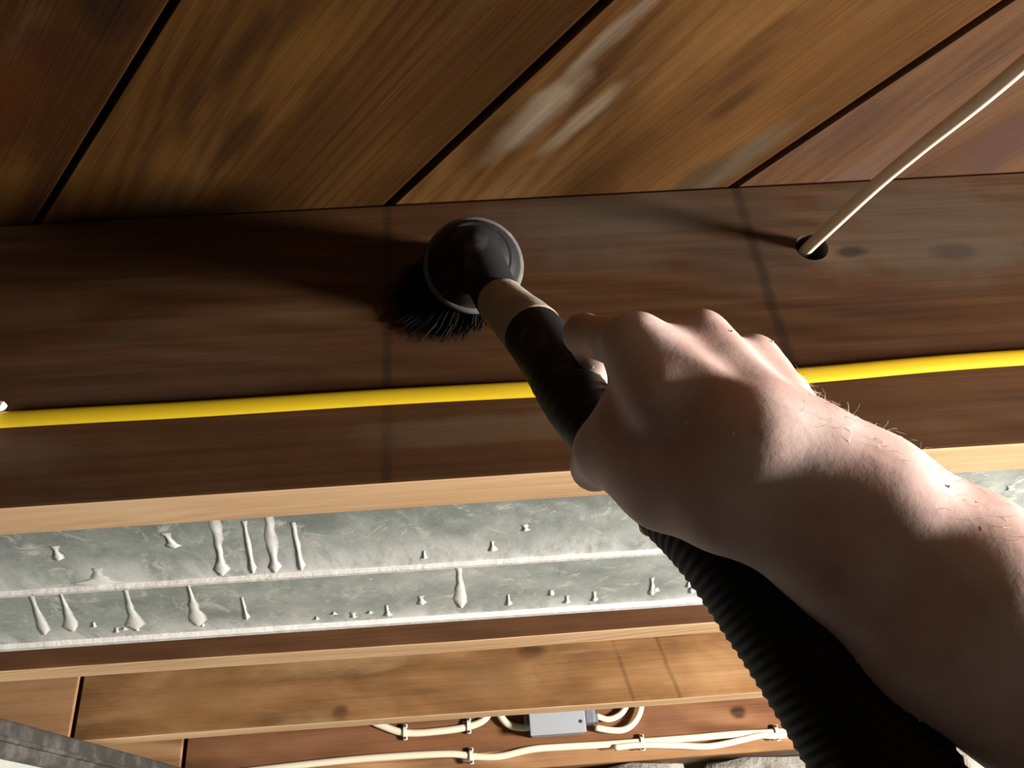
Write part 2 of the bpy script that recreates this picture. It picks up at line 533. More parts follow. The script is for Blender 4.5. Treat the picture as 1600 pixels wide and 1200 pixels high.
J1 = joist(JY, -2.6, 3.1, m1, 'dark brown floor joist carrying the yellow cable and bored for the white cable')
# bored hole for the cable
HX, HZ = .2519, .4145
cut = lathe([(.0125, -.01), (.0125, .06)], (0, 1, 0), V(HX + .003, JY, HZ - .001), 28)
co_ = mesh_obj('cutter', cut[0], cut[1], M['hole'])
bm = bmesh.new(); bm.from_mesh(co_.data); bmesh.ops.recalc_face_normals(bm, faces=bm.faces); bm.to_mesh(co_.data); bm.free()
md = J1.modifiers.new('bore', 'BOOLEAN'); md.object = co_; md.operation = 'DIFFERENCE'; md.solver = 'EXACT'
dg = bpy.context.evaluated_depsgraph_get(); dg.update()
nm = bpy.data.meshes.new_from_object(J1.evaluated_get(dg))
J1.modifiers.clear(); old = J1.data; J1.data = nm; bpy.data.objects.remove(co_)
edge_material(J1, mund)
J1.data.materials.clear()
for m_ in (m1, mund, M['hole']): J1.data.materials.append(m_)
for p in J1.data.polygons:
    inside = (Vector((p.center.x - HX - .003, p.center.z + JB - HZ + .001))).length < .0135 and abs(p.normal.y) < .5
    p.material_index = 2 if inside else (1 if p.normal.z < -.5 else 0)
J2 = joist(JY + SP, -.617, 3.1, m2, 'second joist, dark face just showing past the galvanized duct')
J2b = joist(JY + SP, -2.6, -.621, m2, 'dark joist butted to the left end of the second joist')
J3 = joist(JY + 2 * SP, -.6145, 3.1, m3, 'orange brown joist with a dark knot and two drip stains, beyond the duct')
J3b = joist(JY + 2 * SP, -2.6, -.6205, mlap, 'paler joist butted to the left end of the knotty joist')
J4 = joist(JY + 3 * SP, -.588, 3.1, m4, 'reddish rim joist behind the grey junction box, above the stone wall')
J4b = joist(JY + 3 * SP, -2.6, -.596, mlap, 'paler joist butted to the left end of the reddish rim joist')
for o in (J2, J2b, J3, J3b, J4, J4b): edge_material(o, mund)
YW = JY + 3 * SP
sill = bm_obj('sill_plate', box_bm(-2.6, 3.1, YW + .012, YW + .16, 0, .0295, .002), wood('sill wood', (.17, .085, .04), (.33, .18, .085), (.46, .28, .15), ring=16), None, False, V(0, 0, JB - .0297))
tag(sill, 'brown timber sill plate lying on top of the stone wall', 'sill')

# ------------------------------------------------------------------ galvanized duct between the first two joists
X0, X1 = -2.4, 2.9
prof = [(JY + JT + .003, JB + .004), (.648, JB - .0135), (.6495, JB - .0150), (.6525, JB - .0145), (.6535, JB - .0075),
        (.768, JB - .0205), (.770, JB - .0218), (.774, JB - .0208), (.775, JB - .008), (.79, JB + .17), (JY + JT + .003, JB + .17)]
duct = empty('duct', V(0, .67, JB + .05))
tag(duct, 'weathered galvanized sheet metal duct with white drip marks, running between the joists', 'duct')


def strip(name, pf, mat, closed=False, thick=None):
    n = len(pf); N = 40
    vs = []; fs = []
    for i in range(N + 1):
        x = X0 + (X1 - X0) * i / N
        for (y, z) in pf: vs.append((x, y - .67, z - JB - .05))
    for i in range(N):
        for k in range(n if closed else n - 1):
            k2 = (k + 1) % n
            fs.append((i * n + k, i * n + k2, (i + 1) * n + k2, (i + 1) * n + k))
    if closed:
        fs.append(tuple(range(n))); fs.append(tuple(N * n + k for k in range(n))[::-1])
    return mesh_obj(name, vs, fs, mat, duct)


def shell(pf, t):
    a = np.array(pf); up = a + np.array([0, t])
    return [tuple(q) for q in a] + [tuple(q) for q in up[::-1]]


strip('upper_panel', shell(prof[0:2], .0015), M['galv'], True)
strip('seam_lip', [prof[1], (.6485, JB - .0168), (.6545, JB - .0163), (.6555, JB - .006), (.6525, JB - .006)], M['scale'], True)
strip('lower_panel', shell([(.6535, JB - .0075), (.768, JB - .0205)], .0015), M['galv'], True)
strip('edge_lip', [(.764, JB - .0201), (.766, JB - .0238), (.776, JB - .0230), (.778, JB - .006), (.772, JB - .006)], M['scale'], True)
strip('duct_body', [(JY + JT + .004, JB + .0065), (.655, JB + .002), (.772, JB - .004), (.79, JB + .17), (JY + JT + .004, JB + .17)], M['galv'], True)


def pane_z(y):
    if y < .65: t = (y - prof[0][0]) / (.648 - prof[0][0]); return prof[0][1] + t * (prof[1][1] - prof[0][1])
    t = (y - .6535) / (.768 - .6535); return JB - .0075 + t * (-.013)


def drip(x, y0, y1, w0, w1, lean, wn=.0005):
    """a raised tear of white scale running down one panel"""
    rows = 9; cols = 6
    vs = []; fs = []
    ph = random.uniform(0, 6)
    for i in range(rows + 1):
        t = i / rows; y = y0 + (y1 - y0) * t
        jl, jr = random.uniform(.7, 1.25), random.uniform(.7, 1.25)
        wd = (w0 * (1 - t) + w1 * t ** 3 + w0 * .4 * math.sin(t * 9 + ph) * .5) * math.sqrt(max(.02, 1 - max(0, (t - .86) / .14) ** 2))
        for k in range(cols + 1):
            u = -1 + 2 * k / cols
            hgt = wn * (.5 + t) * (1 - u * u) + .0001
            vs.append((x + lean * t + u * wd * (jl if u < 0 else jr), y - .67, pane_z(y) - hgt - JB - .05))
    for i in range(rows):
        for k in range(cols):
            a = i * (cols + 1) + k
            fs.append((a, a + 1, a + cols + 2, a + cols + 1))
    o = mesh_obj('mineral_drip', vs, fs, M['drip'], duct, True)
    at_ = o.data.attributes.new('thickness', 'FLOAT', 'POINT')      # how thick the scale has built up
    for i in range(rows + 1):
        for k in range(cols + 1):
            u = abs(-1 + 2 * k / cols)
            at_.data[i * (cols + 1) + k].value = (.35 + .65 * (i / rows) ** 1.5) * (1 - u ** 2)
    return o


def drip_mat():
    s = NT('thin white mineral drip'); co = s.obj(False)
    n = s.noise(co, 60, 5, .7)
    th = s.n('ShaderNodeAttribute', attribute_name='thickness').outputs['Fac']
    c = s.mix(s.range(s.math('ADD', th, s.math('MULTIPLY', s.math('SUBTRACT', n, .5), .9)), .0, .55), (.44, .48, .44), (.90, .89, .83))
    s.bump(n, .4, .001)
    return s.done(c, .9, 0, .2)


M['drip'] = drip_mat()
DR = [  # x, panel, start, end, narrow, wide, lean
    (-.455, 1, .72, .755, .002, .010, .006), (-.405, 1, .662, .750, .004, .011, .005), (-.356, 1, .66, .748, .004, .008, .004), (-.334, 1, .66, .745, .003, .0095, .004),
    (-.286, 1, .665, .750, .003, .012, .003), (-.236, 1, .656, .751, .003, .0115, .003), (-.205, 1, .70, .745, .002, .004, .002), (-.093, 1, .735, .758, .002, .005, .001),
    (-.063, 1, .72, .738, .004, .006, .001), (-.028, 1, .66, .750, .0045, .009, 0), (.01, 1, .73, .752, .002, .004, 0), (.06, 1, .74, .756, .002, .005, 0),
    (.083, 1, .735, .755, .002, .005, 0), (.13, 1, .715, .75, .0025, .005, 0), (.165, 1, .725, .752, .002, .005, 0), (.187, 1, .73, .752, .002, .004, -.001),
    (.215, 1, .70, .75, .003, .008, -.001), (.24, 1, .71, .75, .003, .008, -.001), (.26, 1, .715, .75, .003, .007, -.001), (.29, 1, .70, .75, .002, .009, -.002),
    (.318, 1, .71, .755, .002, .012, -.002),
    (-.192, 0, .576, .645, .005, .006, .002), (-.173, 0, .58, .645, .003, .004, .004), (-.155, 0, .576, .646, .006, .006, .002), (-.14, 0, .585, .645, .003, .004, .004),
    (-.40, 0, .60, .622, .006, .009, .004), (-.44, 0, .605, .625, .004, .007, .004), (-.31, 0, .595, .612, .004, .006, .003), (-.23, 0, .588, .606, .004, .006, .006),
    (-.29, 0, .625, .648, .006, .03, .0), (.16, 0, .585, .64, .003, .004, 0), (.19, 0, .60, .645, .002, .003, 0)]
for k in range(26):                                       # smaller spatters
    pn = 1 if random.random() < .6 else 0
    x = random.uniform(-.62, .55)
    a = random.uniform(.725, .75) if pn else random.uniform(.58, .635)
    DR.append((x, pn, a, a + random.uniform(.005, .014), random.uniform(.0015, .004), random.uniform(.002, .0055), 0))
for (x, pn, a, b, w0, w1, ln) in DR: drip(x, a, b, w0 * .8, w1 * 1.1, ln + (.085 * x if pn else .10 * x) * (b - a) / .09)

# ------------------------------------------------------------------ trunk duct / girder at lower left, under the joist ends
ga = np.array([-.6203, 1.1462]); gb = np.array([-.5579, 1.6632]); gd = (gb - ga) / np.linalg.norm(gb - ga)
ang = math.atan2(gd[1], gd[0])
trunk = empty('trunk_duct', V(ga[0], ga[1], JB - .15)); trunk.rotation_euler = (0, 0, ang)
tag(trunk, 'pale galvanized trunk duct with dark flanged edge crossing under the joists at lower left', 'duct')
L0, L1 = -.30, .57
bm_obj('duct_body', box_bm(L0, L1, .006, .40, -.22, .125, .004), M['trunk'], trunk)
b = box_bm(L0, L1, -.004, .02, .105, .1485, .003, 2)
box_bm(L0, L1, -.009, -.0035, .122, .128, .001, 1, b)
box_bm(L0, L1, .015, .405, .1265, .1485, .003, 1, b)
bm_obj('flange', b, M['darksteel'], trunk)

# ------------------------------------------------------------------ cables
ypts = [(-2.3, .5238, .30), (-1.2, .5238, .304), (-.70, .5238, .300), (-.335, .5238, .3022), (-.2, .5238, .3018), (-.069, .5238, .3024), (.0365, .5238, .3015), (.15, .5238, .2999), (.2236, .5238, .2999), (.38, .5238, .3039), (.7, .5238, .301), (1.4, .5238, .303), (2.8, .5238, .30)]
pth, _ = resample(catmull(ypts, 12), .01)
pth = pth + np.array([0, 0, CZ])
# flattened oval jacket
vs, fs = sweep(pth, .0062, 18, .46, (0, 0, 1))
tag(mesh_obj('yellow_cable', vs, fs, M['yellow'], None, True), 'flat yellow electrical cable running along the near joist', 'cable')


def staple(loc, width, span, mat, label, parent=None, name='cable_staple'):
    """plastic saddle over a cable (runs along X), pinned by two nails"""
    e = empty(name, loc)
    n = 12; vs = []; fs = []
    for k in range(n + 1):
        a = math.pi * k / n
        zz = math.cos(a) * span; yy = -math.sin(a) ** .5 * .0105 if 0 < k < n else 0
        for x in (-width / 2, width / 2):
            for rr in (1, .78): vs.append((x, yy * rr, zz * (1 if rr == 1 else .86)))
    for k in range(n):
        a = k * 4; b2 = a + 4
        for q in ((0, 2, 2, 0), (1, 3, 3, 1)):
            fs.append((a + q[0], a + q[1], b2 + q[2], b2 + q[3]))
        fs.append((a, a + 1, b2 + 1, b2)); fs.append((a + 2, a + 3, b2 + 3, b2 + 2))
    mesh_obj('saddle', vs, fs, mat, e)
    for s_ in (-1, 1):
        bm = box_bm(-width * .62, width * .62, -.006, .0, s_ * span - .0035, s_ * span + .0035, .001)
        bm_obj('lug', bm, mat, e)
        v2, f2 = lathe([(.0011, .012), (.0011, -.0062), (.0026, -.0064), (.0026, -.0078), (.0012, -.0084)], (0, 1, 0), (0, 0, s_ * span), 10)
        mesh_obj('nail', v2, f2, M['darksteel'], e)
    if label: tag(e, label, 'staple')
    return e


st = staple(V(-.3345, JY, .3022), .010, .0115, M['staple'], 'off-white plastic staple pinning the yellow cable at the left edge')
st.rotation_euler = (0, .25, 0)

# white cable through the bored hole
wp = [(HX - .03, .70, .420), (HX - .012, .58, .418), (HX - .001, .535, .4148), (.2625, .495, .4105), (.2765, .4500, .4055), (.2895, .4100, .399), (.3135, .339, .387), (.36, .20, .375), (.42, .0, .368), (.55, -.5, .37), (.7, -1.2, .36)]
pth, _ = resample(catmull(wp, 12), .006)
vs, fs = sweep(pth + np.array([0, 0, CZ]), .0054, 18, .82, (0.5, 0, 1))
tag(mesh_obj('white_cable', vs, fs, M['cream'], None, True), 'cream white cable coming out of the bored hole in the near joist', 'cable')

# cables and box on the rim joist
YF = JY + 3 * SP


def onY(px, py, y):
    d = CF + (px - 800) / FPX * CR - (py - 600) / FPX * CU
    return d * (y / d[1])


def run(name, pts, label, r=.0048, off=.006, lift=None):
    P = []
    for i, (px, py) in enumerate(pts):
        P.append(onY(px, py, YF - off - (lift[i] if lift else 0)))
    pp, _ = resample(catmull(P, 10), .006)
    vs, fs = sweep(pp + np.array([0, 0, CZ]), r, 12, .8, (0, 0, 1))
    return tag(mesh_obj(name, vs, fs, M['cream'], None, True), label, 'cable')


run('white_cable', [(470, 1105), (540, 1108), (592, 1132), (634, 1145), (690, 1142), (733, 1135), (757, 1124), (768, 1105), (772, 1085)], 'cream cable swagged between two staples left of the grey junction box', .0065)
run('white_cable', [(775, 1088), (779, 1112), (793, 1131), (815, 1137), (838, 1134)], 'short cream cable looping into the left of the junction box', .0065, .012)
run('white_cable', [(930, 1118), (950, 1124), (968, 1117), (978, 1104), (982, 1085)], 'smaller cream cable loop leaving the right of the junction box', .0055, .012)
run('white_cable', [(930, 1137), (955, 1141), (975, 1140), (990, 1130), (1000, 1112), (1003, 1090)], 'larger cream cable loop leaving the right of the junction box', .0058, .016)
run('white_cable', [(300, 1215), (500, 1192), (600, 1183), (700, 1178), (740, 1182), (780, 1182), (830, 1171), (880, 1167), (950, 1163), (1003, 1159), (1080, 1153), (1150, 1147), (1225, 1143), (1400, 1128)], 'long cream cable stapled along the bottom of the rim joist', .0062)
run('white_cable', [(960, 1168), (1003, 1164), (1060, 1165), (1110, 1166), (1160, 1156), (1190, 1149), (1222, 1149), (1400, 1136)], 'lower cream cable sagging beside the long one at the right', .0056, .012)


def small_staple(px, py, label):
    p = onY(px, py, YF)
    e = staple(Vector((p[0], p[1] - .004, p[2] + CZ)), .006, .0105, M['staple'], label)
    return e


small_staple(634, 1145, 'left white staple on the cable swagged left of the junction box')
small_staple(733, 1135, 'right white staple on the cable swagged left of the junction box')
small_staple(737, 1182, 'white staple on the long cable directly below the swagged cable')
small_staple(1003, 1161, 'white staple at the start of the doubled cable, right of the junction box')
small_staple(1212, 1146, 'white staple on the doubled cable beside the black hose')

jb = empty('junction_box', V(.10, YF, .285))
tag(jb, 'grey plastic junction box fixed to the rim joist with cream cables entering', 'box')
bm_obj('box_body', box_bm(-.052, .047, -.044, -.0005, -.026, .045, .003, 2), M['boxgrey'], jb)
bm_obj('cover_plate', box_bm(-.0535, .0485, -.048, -.0435, -.0285, .047, .0015, 2), M['boxgrey'], jb)
b = box_bm(.049, .068, -.040, -.0005, -.012, .045, .003, 2)
box_bm(.066, .074, -.030, -.008, -.010, .006, .002, 1, b)
box_bm(.066, .074, -.030, -.008, .014, .030, .002, 1, b)
bm_obj('cable_clamp', b, M['boxdark'], jb)
b = box_bm(-.062, -.0515, -.028, -.006, -.006, .012, .002, 1)
bm_obj('cable_clamp', b, M['boxdark'], jb)
for sx, sz in ((-.044, .038), (.040, -.010)):
    v2, f2 = lathe([(.003, -.0475), (.003, -.0495), (.002, -.050)], (0, 1, 0), (sx, 0, sz), 10)
    mesh_obj('screw', v2, f2, M['darksteel'], jb)

# ------------------------------------------------------------------ vacuum hose with round dusting brush
vac = empty('vacuum_hose', at(800, 520, .55))
tag(vac, 'black vacuum hose with round dusting brush pressed on the near joist, held in the hand', 'vacuum hose')
inv = vac.location.copy()


def vpart(name, vs, fs, mat, parent=None, smooth=True):
    p = parent or vac
    off = inv if p is vac else inv
    o = mesh_obj(name, [Vector(v) - off for v in vs], fs, mat, p, smooth)
    return o


HA = [at(735, 445, .612), at(762, 458, .598), at(778, 468, .585), at(805, 493, .56), at(834, 522, .532), at(870, 575, .495), at(912, 640, .462), at(1000, 725, .425),
      at(1115, 820, .392), at(1222, 948, .372), at(1352, 1146, .347), at(1440, 1310, .325), at(1510, 1520, .29)]
tail = [Vector((.16, .16, CZ - .16)), Vector((.20, .10, CZ - .40)), Vector((.22, .02, CZ - .85)), Vector((.2, -.05, CZ - 1.25)), Vector((.10, -.10, CZ - 1.55)), Vector((-.15, -.1, .035)), Vector((-.6, .1, .03)), Vector((-1.1, -.1, .03))]
full = catmull([np.array(p) for p in HA + tail], 24)
seg = 24


def piece(i0, i1, step):
    return resample(full[int(i0 * seg):int(i1 * seg) + 1], step)


# head
head_c = Vector(V(-.0025, JY - .024, .394))
ax = (Vector(HA[1]) - head_c).normalized() * .45 + Vector((0, -1, 0)) * .9
ax.normalize()
prof_h = [(.029, -.004), (.0335, -.003), (.0345, .001), (.0335, .006), (.0318, .0075), (.0315, .009), (.030, .0135), (.026, .0185), (.0205, .0225), (.015, .025), (.008, .026)]
hv, hf = lathe(prof_h, ax, head_c, 48)
head = vpart('brush_head', hv, hf, M['blackdusty'])
rv, rf = lathe([(.0325, -.002), (.0352, -.001), (.0360, .0025), (.0352, .006), (.0325, .0065)], ax, head_c, 48)
vpart('brush_rim', rv, rf, M['rim'], head)
# a raised ring and a flattened web that runs from the dome into the neck
rv, rf = lathe([(.0262, .0178), (.0270, .0192), (.0258, .0202), (.0240, .0200)], ax, head_c, 48)
vpart('dome_ring', rv, rf, M['blackdusty'], head)
# neck elbow
npth = catmull([np.array(head_c + ax * .014), np.array(head_c + ax * .028), np.array(HA[2]), np.array(Vector(HA[2]) * .7 + Vector(HA[3]) * .3)], 8)
npth, s_ = resample(npth, .002)
v2, f2 = sweep(npth, np.interp(np.linspace(0, 1, len(npth)), [0, .4, 1], [.019, .0165, .0150]), 28)
vpart('neck', v2, f2, M['blackdusty'], head)
# bristles splayed against the joist
bv = []; bf = []
a = ax.orthogonal().normalized(); b2 = ax.cross(a)
for k in range(1700):
    t = random.uniform(0, 2 * math.pi); rr = random.uniform(.018, .032)
    rad = a * math.cos(t) + b2 * math.sin(t)
    p0 = head_c + rad * rr - ax * .002
    away = Vector((rad.x, 0, rad.z))
    lean = Vector((-.75, 0, -.35))                       # the brush is being pushed, bristles trail to the left and down
    side = max(0, rad.dot(lean.normalized()))
    out = .004 + .024 * side ** .8 * random.uniform(.5, 1.15)
    p2 = p0 + away * out + lean * (.012 * random.uniform(.2, 1)) * (.35 + side)
    p2.y = JY - random.uniform(.0008, .003)
    p1 = p0.lerp(p2, .5) + Vector((0, .005, 0)) - away * .001
    if p1.y > JY - .001: p1.y = JY - .001
    wv_ = Vector((random.uniform(-1, 1), random.uniform(-1, 1), random.uniform(-1, 1))).normalized() * .0005
    ux = wv_.cross(Vector((0, 1, .3))).normalized() * .0005
    i0 = len(bv)
    for p, sc in ((p0, 1), (p1, .9), (p2, .5)):
        bv += [p + wv_ * sc, p - wv_ * .5 * sc + ux * sc, p - wv_ * .5 * sc - ux * sc]
    for q in (0, 3):
        for j in range(3):
            j2 = (j + 1) % 3
            bf.append((i0 + q + j, i0 + q + j2, i0 + q + 3 + j2, i0 + q + 3 + j))
br = vpart('bristles', bv, bf, M['bristle'], head, False)
br['kind'] = 'stuff'
# collar
pp, s_ = piece(2.15, 4.06, .002)
u = s_ / s_[-1]
rad = np.interp(u, [0, .06, .1, .5, .9, .95, 1], [.0158, .0168, .0164, .0172, .0186, .0190, .0184])
v2, f2 = sweep(pp, rad, 32)
vpart('collar', v2, f2, M['collar'])
# smooth black grip
pp, s_ = piece(3.95, 7.3, .0022)
u = s_ / s_[-1]
rad = np.interp(u, [0, .03, .5, 1], [.0172, .0186, .0180, .0185]) + .00035 * np.sin(s_ * 2 * math.pi / .008) * (u > .35)
v2, f2 = sweep(pp, rad, 32)
vpart('grip', v2, f2, M['blackdusty'])
# ribbed hose
pp, s_ = piece(7.2, 12.9, .0012)
rad = np.interp(s_, [0, .02, .08], [.0195, .0235, .0268]) + .0005 * np.sin(s_ * 2 * math.pi / .0046)
v2, f2 = sweep(pp, rad, 32)
vpart('ribbed_hose', v2, f2, M['black'])
pp, s_ = piece(12.85, 20, .004)
rad = .0268 + .0005 * np.sin(s_ * 2 * math.pi / .016)
v2, f2 = sweep(pp, rad, 20)
vpart('hose_tail', v2, f2, M['black'])

# ------------------------------------------------------------------ the person's right hand and arm


def surface_nets(F, org, h):
    """isosurface at 0 of the grid F (numpy surface nets)"""
    nx, ny, nz = F.shape
    S = F < 0
    c = np.zeros((nx - 1, ny - 1, nz - 1), np.int8)
    for i in (0, 1):
        for j in (0, 1):
            for k in (0, 1):
                c += S[i:nx - 1 + i, j:ny - 1 + j, k:nz - 1 + k]
    act = (c > 0) & (c < 8)
    idx = -np.ones(act.shape, np.int64)
    cells = np.argwhere(act)
    idx[act] = np.arange(len(cells))
    acc = np.zeros((len(cells), 3)); cnt = np.zeros(len(cells))
    cor = [(i, j, k) for i in (0, 1) for j in (0, 1) for k in (0, 1)]
    for a in cor:
        for ax_ in range(3):
            if a[ax_] == 0:
                b_ = list(a); b_[ax_] = 1
                fa = F[cells[:, 0] + a[0], cells[:, 1] + a[1], cells[:, 2] + a[2]]
                fb = F[cells[:, 0] + b_[0], cells[:, 1] + b_[1], cells[:, 2] + b_[2]]
                m = (fa < 0) != (fb < 0)
                t = np.where(m, fa / np.where(m, fa - fb, 1), 0)
                p = np.array(a, float)[None] + 0 * acc
                p[:, ax_] += t
                acc += p * m[:, None]; cnt += m
    vs = (acc / cnt[:, None] + cells) * h + org
    fs = []
    for ax_ in range(3):
        o1, o2 = (ax_ + 1) % 3, (ax_ + 2) % 3
        sl0 = [slice(None)] * 3; sl1 = [slice(None)] * 3
        sl0[ax_] = slice(0, -1); sl1[ax_] = slice(1, None)
        e = np.argwhere(S[tuple(sl0)] != S[tuple(sl1)])
        e = e[(e[:, o1] > 0) & (e[:, o2] > 0) & (e[:, o1] < F.shape[o1] - 1) & (e[:, o2] < F.shape[o2] - 1)]
        def cell(d1, d2):
            q = e.copy(); q[:, o1] -= d1; q[:, o2] -= d2
            return idx[q[:, 0], q[:, 1], q[:, 2]]
        quad = np.stack([cell(1, 1), cell(0, 1), cell(0, 0), cell(1, 0)], 1)
        flip = ~S[e[:, 0], e[:, 1], e[:, 2]]
        quad[flip] = quad[flip][:, ::-1]
        fs.append(quad)
    return vs, np.concatenate(fs)


def smin(a, b_, k):
    hh = np.clip(.5 + .5 * (b_ - a) / k, 0, 1)
    return b_ * (1 - hh) + a * hh - k * hh * (1 - hh)


P3 = lambda px, py, Z: np.array(at(px, py, Z))
wrist = P3(1195, 735, .350)
mcp = {'i': P3(990, 540, .383), 'm': P3(1090, 534, .402), 'r': P3(1172, 570, .421), 'p': P3(1222, 622, .437)}
mcb = {'i': P3(1200, 702, .345), 'm': P3(1224, 696, .354), 'r': P3(1242, 690, .366), 'p': P3(1252, 694, .376)}
kn = mcp['p'] - mcp['i']; kn /= np.linalg.norm(kn)
fd = mcp['m'] - wrist; fd /= np.linalg.norm(fd)
dor = np.cross(fd, kn); dor /= np.linalg.norm(dor)
if dor @ CF > 0: dor = -dor                       # back of the hand faces the phone
fullv = full[:int(9 * seg)]


def curl(i0, i1, a0, a1, R, n, lead):
    """points winding round the grip: hose station i0..i1, angle a0..a1 (0 = towards lead)"""
    out = []
    for k in range(n):
        t = k / (n - 1)
        s_ = (i0 + (i1 - i0) * t) * seg
        j = int(s_)
        c = full[j]; T = full[j + 1] - full[j - 1]; T /= np.linalg.norm(T)
        e1 = lead - T * (lead @ T); e1 /= np.linalg.norm(e1)
        e2 = np.cross(T, e1)
        a_ = a0 + (a1 - a0) * t
        out.append(c + R * (math.cos(a_) * e1 + math.sin(a_) * e2))
    return out


palm = []        # chains of (a, b, ra, rb)
palmc = wrist * .45 + mcp['m'] * .55
for k_, r0, r1 in (('i', .0165, .0128), ('m', .0165, .0125), ('r', .0155, .0118), ('p', .0145, .0108)):
    base = mcb[k_]
    palm.append((base, mcp[k_], r0, r1))
# extra flesh towards the palm and the heel of the hand
palm.append((wrist + fd * .018 - dor * .006, palmc - dor * .008, .017, .015))
# thumb: metacarpal, web
cmc = P3(1132, 778, .352)
tmp_ = P3(948, 706, .397)
tip1 = P3(930, 728, .428)
tip2 = P3(925, 700, .458)
palm.append((wrist + kn * -.012 + fd * .004, cmc, .020, .019))
palm.append((cmc, P3(1042, 750, .372), .0195, .0195))
palm.append((P3(1042, 750, .372), tmp_, .0195, .0150))
palm.append((P3(1010, 610, .386), P3(972, 680, .392), .0145, .0135))
palm.append((P3(1080, 660, .374), P3(985, 650, .388), .016, .012))
palm.append((P3(1100, 720, .365), P3(1000, 700, .380), .019, .0145))
for ka, kb in (('i', 'm'), ('m', 'r'), ('r', 'p')):
    palm.append((mcp[ka] - fd * .003, mcp[kb] - fd * .003, .0104, .0100))
for ka, kb, bk, rr_ in (('i', 'm', .016, .0118), ('m', 'r', .016, .0115), ('r', 'p', .016, .0110), ('i', 'm', .032, .0130), ('m', 'r', .032, .0128), ('r', 'p', .032, .0125)):
    palm.append((mcp[ka] - fd * bk, mcp[kb] - fd * bk, rr_, rr_))
tend = []
for k_ in 'imrp':
    a = mcb[k_] + dor * .0138
    b_ = mcp[k_] + dor * .0100 - fd * .012
    tend.append((a, b_, .0022, .0030))
    tend.append((mcp[k_] + dor * .002, mcp[k_] + dor * .0035 + fd * .002, .0098, .0098))
lead = -CF
# finger chains, closing over the far side of the grip
fingers = []
pip_i = P3(912, 522, .438)
ic = curl(5.0, 5.15, 2.2, 3.9, .0262, 4, lead)


def chain(pts, rs): return [(pts[k], pts[k + 1], rs[k], rs[k + 1]) for k in range(len(pts) - 1)]


ci = curl(5.15, 5.35, 1, 1, .027, 2, lead)
sgn = None
# find which winding direction starts on the knuckle side (upper right of the hose)
for s__ in (1, -1):
    q = curl(5.3, 5.3, s__ * 1.3, s__ * 1.3, .027, 2, lead)[0]
    if (q - full[int(5.3 * seg)]) @ (CR * .7 + CU * .7) > 0: sgn = s__
idx_tail = curl(5.15, 5.3, sgn * 2.2, sgn * 3.3, .0265, 3, lead)
fingers.append(chain([mcp['i'], pip_i] + idx_tail, [.0122, .0100, .0090, .0085, .0072]))
for k_, st0, st1, a0, a9 in (('m', 6.4, 6.5, 1.9, 2.9), ('r', 6.75, 6.8, 1.9, 3.5), ('p', 7.2, 7.25, 1.9, 3.9)):
    tl = curl(st0, st1, sgn * a0, sgn * a9, .0285, 4, lead)
    rs = {'m': [.0118, .0102, .0096, .0090, .0076], 'r': [.0112, .0098, .0090, .0085, .0072], 'p': [.0102, .0088, .0080, .0075, .0064]}[k_]
    fingers.append(chain([mcp[k_]] + tl, rs))
fingers.append(chain([tmp_, tip1, tip2], [.0140, .0118, .0095]))

arm = []
A1 = P3(1270, 770, .348); A2 = P3(1350, 820, .345); A3 = P3(1505, 945, .336)
axd = (A3 - wrist) / np.linalg.norm(A3 - wrist)
elbow = wrist + axd * .262
shoulder = elbow + np.array([-.02, -.20, -.16])
across = np.cross(axd, CF); across /= np.linalg.norm(across)
if across @ CU < 0: across = -across
side_up = across.copy()
# wrist and forearm: three lines of bone and muscle (upward offset, offset away from the phone, radius scale)
for up_, away, rs in ((.0135, .0150, .93), (.0045, -.0015, 1.0), (-.0145, .0030, .95)):
    o_ = side_up * up_ + CF * away
    st_ = [(wrist - axd * .010, 1.0, .0208), (A1, .95, .0220), (A2, 1.0, .0250), (A3, 1.15, .0300), (wrist + axd * .19, 1.1, .0335), (elbow, .8, .0310)]
    for (pa, fa_, ra), (pb, fb_, rb) in zip(st_[:-1], st_[1:]):
        arm.append((pa + o_ * fa_, pb + o_ * fb_, ra * rs, rb * rs))
arm.append((elbow, shoulder, .038, .046))

allc = palm + tend + arm + [c for f_ in fingers for c in f_]
lo = np.min([np.minimum(a - max(ra, rb), b_ - max(ra, rb)) for a, b_, ra, rb in allc], 0) - .012
hi = np.max([np.maximum(a + max(ra, rb), b_ + max(ra, rb)) for a, b_, ra, rb in allc], 0) + .012
hvox = .0024
dim = np.ceil((hi - lo) / hvox).astype(int) + 1
FAR = .05
gx = [np.arange(dim[i], dtype=np.float32) * hvox + lo[i] for i in range(3)]


def field(caps, k):
    F = np.full(dim, FAR, np.float32)
    for a, b_, ra, rb in caps:
        m = max(ra, rb) + .03
        i0 = np.maximum(0, np.floor((np.minimum(a, b_) - m - lo) / hvox).astype(int)); i1 = np.minimum(dim, np.ceil((np.maximum(a, b_) + m - lo) / hvox).astype(int) + 1)
        sl = tuple(slice(i0[q], i1[q]) for q in range(3))
        X_ = gx[0][sl[0]][:, None, None] - a[0]; Y_ = gx[1][sl[1]][None, :, None] - a[1]; Z_ = gx[2][sl[2]][None, None, :] - a[2]
        ab = b_ - a; L2 = ab @ ab
        t = np.clip((X_ * ab[0] + Y_ * ab[1] + Z_ * ab[2]) / L2, 0, 1)
        d = np.sqrt((X_ - t * ab[0]) ** 2 + (Y_ - t * ab[1]) ** 2 + (Z_ - t * ab[2]) ** 2) - (ra + (rb - ra) * t)
        F[sl] = smin(F[sl], d.astype(np.float32), k)
    return F


F = field(palm + arm, .011)
F = smin(F, field(tend, .004), .006)
for f_ in fingers: F = smin(F, field(f_, .004), .0045)
vs, fs = surface_nets(F, lo, hvox)
